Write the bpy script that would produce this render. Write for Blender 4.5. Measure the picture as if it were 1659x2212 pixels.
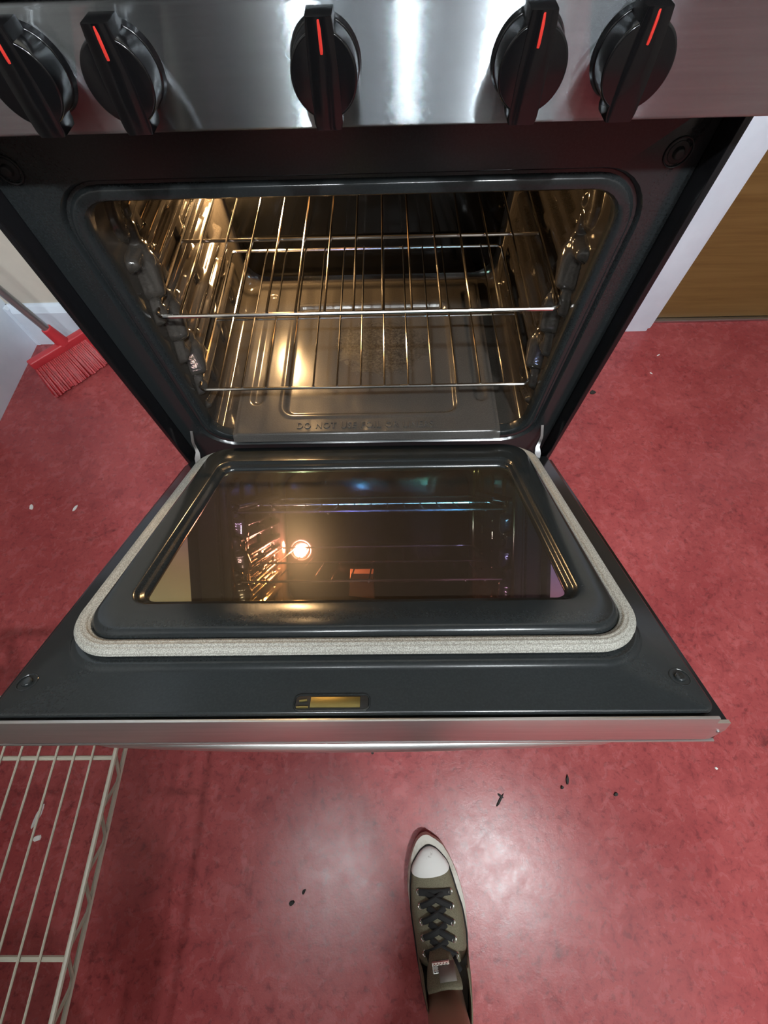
import bpy, bmesh, math, random
from mathutils import Vector, Matrix
random.seed(7)
for o in list(bpy.data.objects): bpy.data.objects.remove(o)
S = bpy.context.scene
COL = S.collection
Z0 = 0.30            # height of the oven door hinge above the kitchen floor

# ------------------------------------------------------------------ camera
cam_d = bpy.data.cameras.new('camera'); cam = bpy.data.objects.new('camera', cam_d); COL.objects.link(cam)
Rr = Vector((0.99977, -0.0061, -0.0191)); Fw = Vector((-0.0145, 0.4381, -0.8988)).normalized()
Rr = (Rr - Fw*Rr.dot(Fw)).normalized(); Up = Rr.cross(Fw)
cam.matrix_world = Matrix(((Rr.x, Up.x, -Fw.x, 0.0457), (Rr.y, Up.y, -Fw.y, -0.4845), (Rr.z, Up.z, -Fw.z, 0.7337+Z0), (0, 0, 0, 1)))
cam_d.sensor_fit = 'HORIZONTAL'; cam_d.sensor_width = 36; cam_d.lens = 914.19/1659*36
cam_d.clip_start = 0.01; cam_d.clip_end = 50
S.camera = cam

# ------------------------------------------------------------------ world, exposure
W = bpy.data.worlds.new('world'); S.world = W; W.use_nodes = True
W.node_tree.nodes['Background'].inputs[0].default_value = (0.75, 0.85, 1.0, 1)
W.node_tree.nodes['Background'].inputs[1].default_value = 0.012
S.view_settings.view_transform = 'Standard'; S.view_settings.look = 'None'
S.view_settings.exposure = 0.25; S.view_settings.gamma = 1; S.view_settings.use_curve_mapping = False
BULB_W = 63.0         # watts of each ceiling lamp bulb
TUBE_W = 9.0
OVEN_E = 900.0        # emission of the oven bulb

# ------------------------------------------------------------------ materials
def mat(name, base, rough=.5, metal=0., spec=.5, coat=0., coat_r=.05, **kw):
    m = bpy.data.materials.new(name); m.use_nodes = True
    b = m.node_tree.nodes['Principled BSDF']
    b.inputs['Base Color'].default_value = (*base, 1); b.inputs['Roughness'].default_value = rough
    b.inputs['Metallic'].default_value = metal; b.inputs['Specular IOR Level'].default_value = spec
    b.inputs['Coat Weight'].default_value = coat; b.inputs['Coat Roughness'].default_value = coat_r
    for k, v in kw.items(): b.inputs[k.replace('_', ' ')].default_value = v
    return m
def N(m, t, **kw):
    n = m.node_tree.nodes.new(t)
    for k, v in kw.items():
        if k in n.inputs.keys(): n.inputs[k].default_value = v
        else: setattr(n, k, v)
    return n
def L(m, a, ao, b, bi): m.node_tree.links.new(a.outputs[ao], b.inputs[bi])
def bsdf(m): return m.node_tree.nodes['Principled BSDF']
def coords(m, scale=(1, 1, 1), rot=(0, 0, 0), loc=(0, 0, 0)):
    tc = N(m, 'ShaderNodeTexCoord'); mp = N(m, 'ShaderNodeMapping')
    mp.inputs['Scale'].default_value = scale; mp.inputs['Rotation'].default_value = rot; mp.inputs['Location'].default_value = loc
    L(m, tc, 'Object', mp, 'Vector'); return mp
def noise(m, src, scale, detail=4, rough=.55, dist=0.):
    n = N(m, 'ShaderNodeTexNoise'); n.inputs['Scale'].default_value = scale; n.inputs['Detail'].default_value = detail
    n.inputs['Roughness'].default_value = rough; n.inputs['Distortion'].default_value = dist
    L(m, src, 'Vector', n, 'Vector'); return n
def ramp(m, src, stops, out='Fac'):
    r = N(m, 'ShaderNodeValToRGB'); e = r.color_ramp.elements
    while len(e) < len(stops): e.new(.5)
    for i, (p, c) in enumerate(stops):
        e[i].position = p; e[i].color = (*c, 1) if not isinstance(c, (int, float)) else (c, c, c, 1)
    L(m, src, out, r, 'Fac'); return r
def mix(m, fac, a, b, mode='MIX'):
    x = N(m, 'ShaderNodeMix'); x.data_type = 'RGBA'; x.blend_type = mode
    for s, v in ((0, fac), (6, a), (7, b)):
        if isinstance(v, (int, float)): x.inputs[s].default_value = v
        elif isinstance(v, tuple) and isinstance(v[0], float): x.inputs[s].default_value = (*v, 1)
        else: m.node_tree.links.new(v[0].outputs[v[1]], x.inputs[s])
    return x
def setcol(m, n, out): L(m, n, out, bsdf(m), 'Base Color')
def bump(m, n, out, strength=.1, dist=.002):
    b = N(m, 'ShaderNodeBump'); b.inputs['Strength'].default_value = strength; b.inputs['Distance'].default_value = dist
    L(m, n, out, b, 'Height'); L(m, b, 'Normal', bsdf(m), 'Normal'); return b

M = {}
# red marbled linoleum
m = M['lino'] = mat('red_linoleum', (.35, .08, .09), .33, spec=.30)
c = coords(m)
n1 = noise(m, c, 4.5, 5, .6); n2 = noise(m, c, 30, 8, .68, .5); n3 = noise(m, c, 85, 5, .65, .4); n4 = noise(m, c, 11, 6, .7, .6)
r1 = ramp(m, n1, [(.30, (.290, .045, .048)), (.70, (.390, .078, .078))])
r2 = ramp(m, n2, [(.32, (.60, .56, .60)), (.46, (1, 1, 1)), (.53, (1, 1, 1)), (.66, (1.14, 1.38, 1.36))])
x1 = mix(m, .75, (r1, 'Color'), (r2, 'Color'), 'MULTIPLY')
r3 = ramp(m, n3, [(.36, (.45, .42, .46)), (.47, (1, 1, 1)), (.58, (1, 1, 1)), (.68, (1.18, 1.5, 1.48))])
x2 = mix(m, .6, (x1, 2), (r3, 'Color'), 'MULTIPLY')
r4 = ramp(m, n4, [(.29, (.28, .24, .26)), (.39, (1, 1, 1))])
x3 = mix(m, .6, (x2, 2), (r4, 'Color'), 'MULTIPLY')
setcol(m, x3, 2)
rr = ramp(m, n2, [(.3, .20), (.7, .32)]); L(m, rr, 'Color', bsdf(m), 'Roughness')
n5 = noise(m, c, 150, 6, .75, .3); mb = mix(m, .4, (n2, 'Fac'), (n5, 'Fac')); bump(m, mb, 2, .26, .0016)
# paints
def paint(name, col, rough=.5):
    m = mat(name, col, rough); c = coords(m); n = noise(m, c, 6, 5, .6)
    r = ramp(m, n, [(.3, tuple(v*.90 for v in col)), (.7, tuple(min(1, v*1.05) for v in col))]); setcol(m, r, 'Color')
    n2 = noise(m, c, 120, 3); bump(m, n2, 'Fac', .08, .001); return m
M['white'] = paint('white_gloss_paint', (.76, .85, .97), .4)
M['cream'] = paint('cream_wall_paint', (.66, .61, .52), .6)
M['far'] = paint('brown_grey_wall_paint', (.22, .20, .18), .7)
M['ceil'] = paint('ceiling_paint', (.22, .22, .22), .8)
# wood door
m = M['wood'] = mat('oak_veneer', (.25, .14, .04), .4)
c = coords(m, (1.2, 1.2, 26)); n = noise(m, c, 2.2, 6, .6, .4)
r = ramp(m, n, [(.3, (.125, .066, .018)), (.55, (.165, .092, .028)), (.75, (.19, .110, .037))]); setcol(m, r, 'Color')
# enamel
def enamel(name, col, rough=.16, spec=.5):
    m = mat(name, col, rough, spec=spec); c = coords(m)
    n = noise(m, c, 420, 2); r = ramp(m, n, [(.40, tuple(v*.92 for v in col)), (.75, tuple(v*1.18 for v in col))]); setcol(m, r, 'Color')
    return m
M['enamel'] = enamel('grey_black_enamel', (.015, .0175, .0185), .20)
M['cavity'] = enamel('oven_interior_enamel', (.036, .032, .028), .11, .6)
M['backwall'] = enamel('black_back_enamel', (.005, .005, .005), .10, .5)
M['black'] = mat('black_gloss_steel', (.006, .006, .007), .18)
M['blackmatte'] = mat('black_matte', (.008, .008, .008), .6)
# oven floor, with burnt stain of its own shape
m = M['ovenfloor'] = enamel('oven_floor_enamel', (.052, .048, .044), .24, .5)
c = coords(m); b = bsdf(m)
g = N(m, 'ShaderNodeTexGradient'); g.gradient_type = 'SPHERICAL'
c2 = coords(m, (6.0, 7.5, .001), (0, 0, 0), (-.20, .50, 0)); L(m, c2, 'Vector', g, 'Vector')
nn = noise(m, c, 34, 6, .72, .8); nf = noise(m, c, 190, 4, .7)
mm = N(m, 'ShaderNodeMath', operation='MULTIPLY'); L(m, g, 'Fac', mm, 0); L(m, nn, 'Fac', mm, 1)
rs = ramp(m, mm, [(.17, 0.), (.27, 1.)], 'Value')
old = b.inputs['Base Color'].links[0].from_node
rst = ramp(m, nf, [(.42, (.010, .009, .008)), (.66, (.060, .054, .046))])
xx = mix(m, (rs, 'Color'), (old, 'Color'), (rst, 'Color')); setcol(m, xx, 2)
rg = ramp(m, rs, [(0., .20), (1., .55)], 'Color'); L(m, rg, 'Color', b, 'Roughness')
# brushed stainless
def brushed(name, col, rough, tilt):
    """fine horizontal grooves: the normal rocks up and down across them, not sideways"""
    m = mat(name, col, rough, 1.0); b = bsdf(m)
    c = coords(m, (900, 900, 9000)); n = N(m, 'ShaderNodeTexWhiteNoise'); n.noise_dimensions = '3D'; L(m, c, 'Vector', n, 'Vector')
    c2 = coords(m, (10, 10, 420)); n2 = noise(m, c2, 1.0, 4, .6)
    r = ramp(m, n2, [(.3, tuple(v*.94 for v in col)), (.7, tuple(min(1, v*1.06) for v in col))]); setcol(m, r, 'Color')
    k = N(m, 'ShaderNodeMath', operation='SUBTRACT'); L(m, n, 'Value', k, 0); k.inputs[1].default_value = .5
    k2 = N(m, 'ShaderNodeMath', operation='MULTIPLY'); L(m, k, 0, k2, 0); k2.inputs[1].default_value = tilt
    cx = N(m, 'ShaderNodeCombineXYZ'); L(m, k2, 0, cx, 2)
    g = N(m, 'ShaderNodeNewGeometry'); ad = N(m, 'ShaderNodeVectorMath', operation='ADD'); L(m, g, 'Normal', ad, 0); L(m, cx, 0, ad, 1)
    no = N(m, 'ShaderNodeVectorMath', operation='NORMALIZE'); L(m, ad, 0, no, 0); L(m, no, 0, b, 'Normal')
    return m
M['steel'] = brushed('brushed_stainless', (.38, .42, .45), .11, 2.1)
M['steel2'] = brushed('brushed_stainless_edge', (.85, .84, .83), .36, .6)
M['chrome'] = mat('chrome_wire', (.75, .73, .70), .16, 1.0)
M['zinc'] = mat('zinc_plated_steel', (.55, .55, .56), .3, 1.0)
M['brass'] = mat('brass_latch', (.36, .29, .11), .4, 1.0)
M['knob'] = mat('black_plastic', (.004, .004, .0045), .14, spec=.5)
M['redmark'] = mat('red_pointer_paint', (.62, .035, .025), .4)
# glass of the oven door: dark coated pane
m = M['glass'] = mat('coated_oven_glass', (.030, .022, .016), .02, spec=.5, coat=.30, coat_r=.32, IOR=3.5)
bsdf(m).inputs['Thin Film IOR'].default_value = 2.6
c = coords(m); sx = N(m, 'ShaderNodeSeparateXYZ'); L(m, c, 'Vector', sx, 0)
mr = N(m, 'ShaderNodeMapRange'); mr.inputs[1].default_value = -.72; mr.inputs[2].default_value = -.38; mr.inputs[3].default_value = 132; mr.inputs[4].default_value = 205; L(m, sx, 'Y', mr, 0)
mx = N(m, 'ShaderNodeMath', operation='MULTIPLY_ADD'); L(m, sx, 'X', mx, 0); mx.inputs[1].default_value = 60; L(m, mr, 0, mx, 2)
L(m, mx, 0, bsdf(m), 'Thin Film Thickness')
# woven gasket
m = M['gasket'] = mat('woven_fibreglass', (.50, .49, .43), .75)
c = coords(m); v = N(m, 'ShaderNodeTexVoronoi'); v.inputs['Scale'].default_value = 800; L(m, c, 'Vector', v, 'Vector')
r = ramp(m, v, [(.1, (.47, .46, .41)), (.7, (.22, .21, .185))], 'Distance'); setcol(m, r, 'Color'); bump(m, v, 'Distance', .5, .0008)
# broom
M['redplastic'] = mat('red_plastic', (.52, .035, .045), .4)
m = M['bristle'] = mat('red_bristles', (.42, .012, .018), .5)
c = coords(m, (1, 1, .12)); n = noise(m, c, 210, 3); r = ramp(m, n, [(.35, (.26, .006, .010)), (.7, (.52, .020, .028))]); setcol(m, r, 'Color')
m = M['handle'] = mat('grey_metal_handle', (.38, .40, .41), .38, .85)
# wire shelf
M['shelf'] = mat('cream_coated_wire', (.40, .375, .30), .4)
# shoe
m = M['canvas'] = mat('olive_canvas', (.17, .155, .10), .85)
c = coords(m); w = noise(m, c, 900, 2); r = ramp(m, w, [(.35, (.125, .113, .072)), (.65, (.215, .197, .130))]); setcol(m, r, 'Color'); bump(m, w, 'Fac', .3, .0006)
m = M['rubber'] = mat('offwhite_rubber', (.66, .64, .56), .45)
c = coords(m); w = noise(m, c, 40, 5, .65); r = ramp(m, w, [(.30, (.45, .41, .33)), (.50, (.66, .64, .57))]); setcol(m, r, 'Color')
m = M['cap'] = mat('white_rubber_cap', (.80, .80, .77), .3)
c = coords(m); w = noise(m, c, 70, 5, .65); r = ramp(m, w, [(.28, (.45, .44, .40)), (.40, (.80, .80, .77))]); setcol(m, r, 'Color')
M['lace'] = mat('black_cotton', (.010, .010, .010), .85)
M['silver'] = mat('silver_metal', (.75, .74, .70), .2, 1.0)
m = M['skin'] = mat('skin', (.30, .165, .115), .5, Subsurface_Weight=.08)
m = M['trousers'] = mat('dark_denim', (.030, .034, .045), .85)
M['shirt'] = mat('charcoal_cotton', (.05, .05, .055), .9)
M['hair'] = mat('dark_hair', (.012, .009, .007), .5)
M['eye'] = mat('eye_white', (.8, .78, .75), .2)
M['chip'] = mat('white_flake', (.78, .78, .76), .6)
M['crumb'] = mat('dark_crumb', (.02, .018, .016), .8)
def emit(name, col, s):
    m = bpy.data.materials.new(name); m.use_nodes = True; nt = m.node_tree; nt.nodes.clear()
    e = nt.nodes.new('ShaderNodeEmission'); e.inputs[0].default_value = (*col, 1); e.inputs[1].default_value = s
    o = nt.nodes.new('ShaderNodeOutputMaterial'); nt.links.new(e.outputs[0], o.inputs[0]); return m
M['bulb'] = emit('oven_bulb_glow', (1.0, .60, .26), OVEN_E)
BULB_R = .042; TUBE_L = 1.2; TUBE_R = .02
for i_, k_ in enumerate((.72, .55, 1.85)): M['lamp%d' % i_] = emit('lamp_bulb_glow', (.92, .98, 1.0), k_*BULB_W/(4*math.pi**2*BULB_R**2))
M['tube'] = emit('fluorescent_glow', (.95, .98, 1.0), TUBE_W/(math.pi*2*math.pi*TUBE_R*TUBE_L))

# ------------------------------------------------------------------ mesh helpers
def V(*a): return Vector(a)
def empty(name, loc, label, cat, group=None):
    o = bpy.data.objects.new(name, None); COL.objects.link(o); o.location = loc; o.empty_display_size = .05
    o['label'] = label; o['category'] = cat
    if group: o['group'] = group
    return o
def wloc(o):
    v = Vector((0, 0, 0))
    while o: v += o.location; o = o.parent
    return v
def obj(name, bm, material, parent=None, smooth=True, label=None, cat=None, group=None, kind=None, angle=38):
    """bm holds world coordinates; the object is linked under parent with its origin there"""
    if parent is not None: bm.transform(Matrix.Translation(-wloc(parent)))
    bmesh.ops.recalc_face_normals(bm, faces=bm.faces)
    me = bpy.data.meshes.new(name)
    if smooth:
        a = math.radians(angle)
        for f in bm.faces: f.smooth = True
        for e in bm.edges:
            if len(e.link_faces) == 2 and e.calc_face_angle(0) > a: e.smooth = False
    bm.to_mesh(me); bm.free()
    for mm in (material if isinstance(material, list) else [material]): me.materials.append(mm)
    o = bpy.data.objects.new(name, me); COL.objects.link(o)
    if parent is not None: o.parent = parent
    if label: o['label'] = label
    if cat: o['category'] = cat
    if group: o['group'] = group
    if kind: o['kind'] = kind
    return o
def B(): return bmesh.new()
def box(bm, lo, hi, bev=0., seg=2, T=None):
    r = bmesh.ops.create_cube(bm, size=1); vs = r['verts']
    for v in vs:
        v.co = Vector([lo[i]+(v.co[i]+.5)*(hi[i]-lo[i]) for i in range(3)])
    if bev:
        es = list({e for v in vs for e in v.link_edges})
        rb = bmesh.ops.bevel(bm, geom=es, offset=bev, segments=seg, profile=.5, affect='EDGES')
        vs = list({v for f in rb['faces'] for v in f.verts} | {v for v in vs if v.is_valid})
    if T:
        for v in vs: v.co = T(v.co)
    return vs
def frames(pts, closed):
    n = len(pts); out = []; prev = None
    for i in range(n):
        a = pts[i-1] if (i or closed) else pts[i]; b = pts[(i+1) % n] if (i < n-1 or closed) else pts[i]
        t = (b-a).normalized()
        if prev is None:
            u = t.orthogonal().normalized()
        else:
            u = (prev - t*prev.dot(t))
            u = u.normalized() if u.length > 1e-6 else t.orthogonal().normalized()
        prev = u; out.append((t, u, t.cross(u)))
    return out
def tube(bm, pts, r, seg=8, closed=False, cap=True):
    pts = [Vector(p) for p in pts]; fr = frames(pts, closed); rings = []
    for i, p in enumerate(pts):
        rad = r[i] if isinstance(r, (list, tuple)) else r
        _, u, w = fr[i]
        rings.append([bm.verts.new(p+(u*math.cos(2*math.pi*k/seg)+w*math.sin(2*math.pi*k/seg))*rad) for k in range(seg)])
    m_ = len(rings)
    for i in range(m_ if closed else m_-1):
        a, b = rings[i], rings[(i+1) % m_]
        off = 0
        if closed and i == m_-1:
            off = min(range(seg), key=lambda s: (a[0].co-b[s].co).length)
        for k in range(seg): bm.faces.new((a[k], a[(k+1) % seg], b[(k+1+off) % seg], b[(k+off) % seg]))
    if cap and not closed:
        bm.faces.new(rings[0][::-1]); bm.faces.new(rings[-1])
def loft(bm, loops, closed=True, cap0=False, cap1=False, ring=False):
    R = [[bm.verts.new(p) for p in lp] for lp in loops]; n = len(R[0])
    for i in range(len(R) if ring else len(R)-1):
        a, b = R[i], R[(i+1) % len(R)]
        for k in range(n if closed else n-1): bm.faces.new((a[k], a[(k+1) % n], b[(k+1) % n], b[k]))
    if cap0: bm.faces.new(R[0][::-1])
    if cap1: bm.faces.new(R[-1])
    return R
def rrect(cx, hw, z0, z1, r, nc=8, ns=6):
    """rounded rectangle in 2-D, always 4*(nc+1+ns) points, corner-matched"""
    out = []; x0, x1 = cx-hw, cx+hw
    cs = [((x1-r, z1-r), 0), ((x0+r, z1-r), 90), ((x0+r, z0+r), 180), ((x1-r, z0+r), 270)]
    arcs = [[(c[0]+r*math.cos(math.radians(a+90*k/nc)), c[1]+r*math.sin(math.radians(a+90*k/nc))) for k in range(nc+1)] for c, a in cs]
    for i in range(4):
        out += arcs[i]; p, q = arcs[i][-1], arcs[(i+1) % 4][0]
        out += [(p[0]+(q[0]-p[0])*k/(ns+1), p[1]+(q[1]-p[1])*k/(ns+1)) for k in range(1, ns+1)]
    return out
def cyl(bm, c, axis, r0, r1, h, seg=32, bev=0.):
    """solid of revolution along axis from c; bev rounds the far rim"""
    ax = Vector(axis).normalized(); u = ax.orthogonal().normalized(); w = ax.cross(u); c = Vector(c)
    prof = [(r0, 0), (r1, h-bev)] + ([(r1-bev*(1-math.cos(t*math.pi/8)), h-bev+bev*math.sin(t*math.pi/8)) for t in range(1, 5)] if bev else [])
    loops = [[c+ax*z+(u*math.cos(2*math.pi*k/seg)+w*math.sin(2*math.pi*k/seg))*r for k in range(seg)] for r, z in prof]
    loft(bm, loops, cap0=True, cap1=True)
def ball(bm, c, r, sc=(1, 1, 1), seg=16):
    ret = bmesh.ops.create_uvsphere(bm, u_segments=seg, v_segments=max(6, seg//2), radius=r)
    for v in ret['verts']: v.co = Vector((v.co.x*sc[0], v.co.y*sc[1], v.co.z*sc[2]))+Vector(c)
def torus(bm, c, axis, R, r, seg=24, sg=8):
    ax = Vector(axis).normalized(); u = ax.orthogonal().normalized(); w = ax.cross(u)
    tube(bm, [Vector(c)+(u*math.cos(2*math.pi*k/seg)+w*math.sin(2*math.pi*k/seg))*R for k in range(seg)], r, sg, closed=True)
def P(x, y, z): return Vector((x, y, z+Z0))     # range coordinates: hinge line is z = 0

# ------------------------------------------------------------------ the room
XL, XR, YB, YF, ZC = -1.160, 2.05, .6945, -2.7, 2.42
def slab(name, lo, hi, m, **kw):
    bm = B(); box(bm, lo, hi); return obj(name, bm, m, smooth=False, kind='structure', **kw)
slab('floor', (XL-.1, YF-.1, -.05), (XR+.1, YB+.25, 0), M['lino'])
slab('ceiling', (XL-.1, YF-.1, ZC), (XR+.1, YB+.25, ZC+.08), M['ceil'])
slab('wall_left', (XL-.1, .30, 0), (XL, YB+.1, ZC), M['white'])
slab('wall_left', (XL-.1, YF-.1, 0), (XL-.01, .30, ZC), M['far'])  # unseen stretch of the wall, made dark to cut bounced light
slab('wall_right', (XR, YF-.1, 0), (XR+.1, YB+.25, ZC), M['far'])
slab('wall_front', (XL, YF-.1, 0), (XR, YF, ZC), M['far'])
bm = B()                                               # back wall with the doorway left open
box(bm, (XL, YB+.006, 0), (.86, YB+.12, ZC)); box(bm, (1.80, YB+.006, 0), (XR, YB+.12, ZC)); box(bm, (.86, YB+.006, 2.05), (1.80, YB+.12, ZC))
obj('wall_back', bm, M['cream'], smooth=False, kind='structure')
bm = B()                                               # moulded skirting with a sloping top ledge
pr = [(0, 0), (-.022, 0), (-.022, .122), (-.012, .138), (-.006, .143), (0, .143)]
loft(bm, [[Vector((x, YB+.006+p[0], p[1])) for p in pr] for x in (XL, -.40)], cap0=True, cap1=True)
obj('baseboard_back', bm, M['white'], smooth=False, kind='structure')
bm = B()
pr = [(0, 0), (.012, 0), (.012, .136), (.004, .143), (0, .143)]
loft(bm, [[Vector((XL+p[0], y, p[1])) for p in pr] for y in (YB-.018, YB+.005)], cap0=True, cap1=True)
obj('baseboard_left', bm, M['white'], smooth=False, kind='structure')
bm = B()
box(bm, (.832, YB-.012, 0), (.918, YB+.03, 2.10), .004); box(bm, (1.765, YB-.012, 0), (1.85, YB+.03, 2.10), .004); box(bm, (.832, YB-.012, 2.0), (1.85, YB+.03, 2.10), .004)
box(bm, (.895, YB+.0, 0), (.935, YB+.10, 2.02), .006); box(bm, (1.75, YB+.0, 0), (1.79, YB+.10, 2.02), .006)
obj('trim_1', bm, M['white'], kind='structure')
d = slab('door_1', (.937, YB+.040, .012), (1.748, YB+.08, 2.0), M['wood'])
bm = B(); cyl(bm, (1.68, YB+.040, 1.0), (0, -1, 0), .028, .028, .008, 24, .002); cyl(bm, (1.68, YB+.034, 1.0), (0, -1, 0), .01, .01, .03); ball(bm, (1.68, YB-.006, 1.0), .026)
obj('door_knob', bm, M['zinc'], d)
bm = B(); box(bm, (.936, YB+.026, 0), (1.75, YB+.052, .010), .003); obj('trim_2', bm, M['zinc'], kind='structure')

# ------------------------------------------------------------------ ceiling lamps
lf = empty('ceiling_lamp', (.20, -1.31, ZC), 'three-bulb ceiling lamp on a white bar above the cook', 'lamp')
bm = B(); box(bm, (-.33, -1.35, ZC-.035), (.74, -1.27, ZC-.001), .01); obj('bar', bm, M['white'], lf)
for i_, x in enumerate((-.26, .20, .64)):
    bm = B(); cyl(bm, (x, -1.31, ZC-.034), (0, 0, -1), .024, .018, .05); obj('socket', bm, M['white'], lf)
    bm = B(); ball(bm, (x, -1.31, ZC-.034-.05-.036), BULB_R, seg=24); obj('bulb', bm, M['lamp%d' % i_], lf, label='glowing bulb')
tf = empty('tube_lamp', (1.50, -2.05, ZC), 'single tube lamp on the ceiling in the right corner of the room', 'lamp')
bm = B(); box(bm, (1.46, -2.66, ZC-.05), (1.54, -1.36, ZC-.001), .008); obj('housing', bm, M['white'], tf)
bm = B(); tube(bm, [(1.5, -2.61, ZC-.085), (1.5, -1.41, ZC-.085)], TUBE_R, 16); obj('tube', bm, M['tube'], tf, label='glowing tube')
for y in (-2.625, -1.395):
    bm = B(); box(bm, (1.475, y-.015, ZC-.11), (1.525, y+.015, ZC-.045), .004); obj('end_cap', bm, M['white'], tf)

# ------------------------------------------------------------------ the range
HW = .3785
rg = empty('range', (0, .33, 0), 'stainless steel and black kitchen range with its oven door hanging half open', 'range')
bm = B()
for s in (-1, 1): box(bm, tuple(P(min(s*HW, s*(HW-.008)), 0, -.285)), tuple(P(max(s*HW, s*(HW-.008)), .66, .556)), .0015)
box(bm, tuple(P(-HW+.008, .60, -.285)), tuple(P(HW-.008, .655, .62)), 0)
box(bm, tuple(P(-HW+.008, .055, -.285)), tuple(P(HW-.008, .60, -.26)), 0)
box(bm, tuple(P(-HW+.008, .05, .515)), tuple(P(HW-.008, .60, .556)), 0)
obj('body', bm, M['black'], rg)
bm = B(); box(bm, tuple(P(-.365, .004, -.25)), tuple(P(.365, .05, -.06)), .006)
dr = obj('drawer', bm, M['steel'], rg)
bm = B(); box(bm, tuple(P(-.20, -.012, -.095)), tuple(P(.20, .006, -.075)), .006); obj('drawer_grip', bm, M['black'], dr)
for sx in (-1, 1):
    for y in (.07, .6):
        bm = B(); cyl(bm, (sx*.33, y, 0), (0, 0, 1), .02, .016, .02); obj('foot', bm, M['blackmatte'], rg)
# control panel
bm = B(); box(bm, tuple(P(-.395, -.03, .552)), tuple(P(.395, .06, .6275)), .003, 3); obj('control_panel', bm, M['steel'], rg)
bm = B(); box(bm, tuple(P(-.395, -.026, .628)), tuple(P(.395, .655, .640)), .003); obj('cooktop', bm, M['black'], rg, label='black glass cooktop')
# front frame around the oven opening
def fl(y, hw, z0, z1, r, cx=.004): return [P(x, y, z) for x, z in rrect(cx, hw, z0, z1, r)]
bm = B()
loft(bm, [fl(.055, .3700, -.05, .5515, .003, 0), fl(.031, .3700, -.05, .5515, .003, 0), fl(.030, .369, -.05, .5505, .003, 0), fl(.030, .334, .008, .4905, .062), fl(.0315, .3325, .009, .489, .061), fl(.0365, .330, .012, .4865, .059),
          fl(.0365, .3265, .014, .4835, .056), fl(.0312, .3240, .016, .481, .054), fl(.0300, .322, .018, .479, .053), fl(.0305, .3125, .032, .4705, .045), fl(.0335, .3085, .036, .468, .042), fl(.040, .3065, .037, .467, .041), fl(.048, .3062, .037, .4665, .041)])
obj('front_frame', bm, M['enamel'], rg)
for x in (-.346, .343):
    bm = B(); cyl(bm, P(x, .031, .502), (0, -1, 0), .010, .010, .002, 24, .001); cyl(bm, P(x, .030, .502), (0, -1, 0), .006, .005, .006, 20, .002); torus(bm, P(x, .029, .502), (0, 1, 0), .013, .0008)
    obj('frame_plug', bm, M['blackmatte'], rg)
# cavity shell
bm = B()
loft(bm, [fl(.048, .3062, .037, .4665, .041), fl(.051, .311, .0355, .490, .035), fl(.056, .3145, .035, .502, .022), fl(.465, .3145, .035, .502, .022), fl(.480, .3125, .039, .499, .03), fl(.490, .306, .049, .49, .04), fl(.4945, .297, .066, .477, .045), fl(.495, .285, .08, .465, .045)], cap1=True)
cav = obj('oven_cavity', bm, M['cavity'], rg)
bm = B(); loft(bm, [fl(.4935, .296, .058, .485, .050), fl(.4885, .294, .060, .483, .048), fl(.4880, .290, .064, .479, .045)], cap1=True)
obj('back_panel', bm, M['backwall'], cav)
# embossed side walls
ZL = (.1396, .2181, .2966, .3751)
def sd_caps(p, a, b, ra, rb):
    px, pz = p[0]-a[0], p[1]-a[1]; bx, bz = b[0]-a[0], b[1]-a[1]
    h = max(0, min(1, (px*bx+pz*bz)/(bx*bx+bz*bz))); dx, dz = px-bx*h, pz-bz*h
    return math.hypot(dx, dz)/(ra+(rb-ra)*h)
caps = []
for i, z in enumerate(ZL):
    caps += [((.128, z+.034), (.43, z+.034), .0095, .0095, .014), ((.085, z-.0125), (.43, z-.0125), .0088, .0088, .0138)]
    if i < 3: caps += [((.110, z+.045), (.094, z+.022), .0185, .012, .024), ((.118, z+.062), (.120, z+.095), .009, .008, .012), ((.090, z+.008), (.074, z-.016), .0085, .007, .012)]
caps += [((.120, .405), (.142, .47), .024, .008, .010), ((.150, .085), (.150, .46), .013, .013, .006), ((.395, .085), (.395, .46), .02, .02, .006), ((.27, .085), (.27, .46), .018, .018, .005), ((.052+.02, .085), (.12, .07), .006, .004, .008)]
def wallh(y, z):
    h = 0.
    for a, b, ra, rb, H in caps:
        if min(a[0], b[0])-.03 < y < max(a[0], b[0])+.03 and min(a[1], b[1])-.03 < z < max(a[1], b[1])+.03:
            d = sd_caps((y, z), a, b, ra, rb)
            if d < 1.25:
                k = 1-(d/1.25)**2; v = H*(1-(1-k)**2.2) if k < 1 else H
                v = H*min(1., (1-(d/1.25)**3))**.75
                h = (h**3+v**3)**(1/3)
    e = min(1, (y-.056)/.014, (.474-y)/.014, (z-.052)/.014, (.494-z)/.014); e = max(0, e)
    return h*(e*e*(3-2*e))
ny, nz = 170, 190
hts = [[wallh(.056+.418*i/ny, .052+.442*j/nz) for j in range(nz+1)] for i in range(ny+1)]
for s in (-1, 1):
    bm = B(); g = [[bm.verts.new(P(.004+s*(.3140-hts[i][j]), .056+.418*i/ny, .052+.442*j/nz)) for j in range(nz+1)] for i in range(ny+1)]
    for i in range(ny):
        for j in range(nz): bm.faces.new((g[i][j], g[i+1][j], g[i+1][j+1], g[i][j+1]))
    obj('rack_support', bm, M['cavity'], cav, angle=180)
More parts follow.
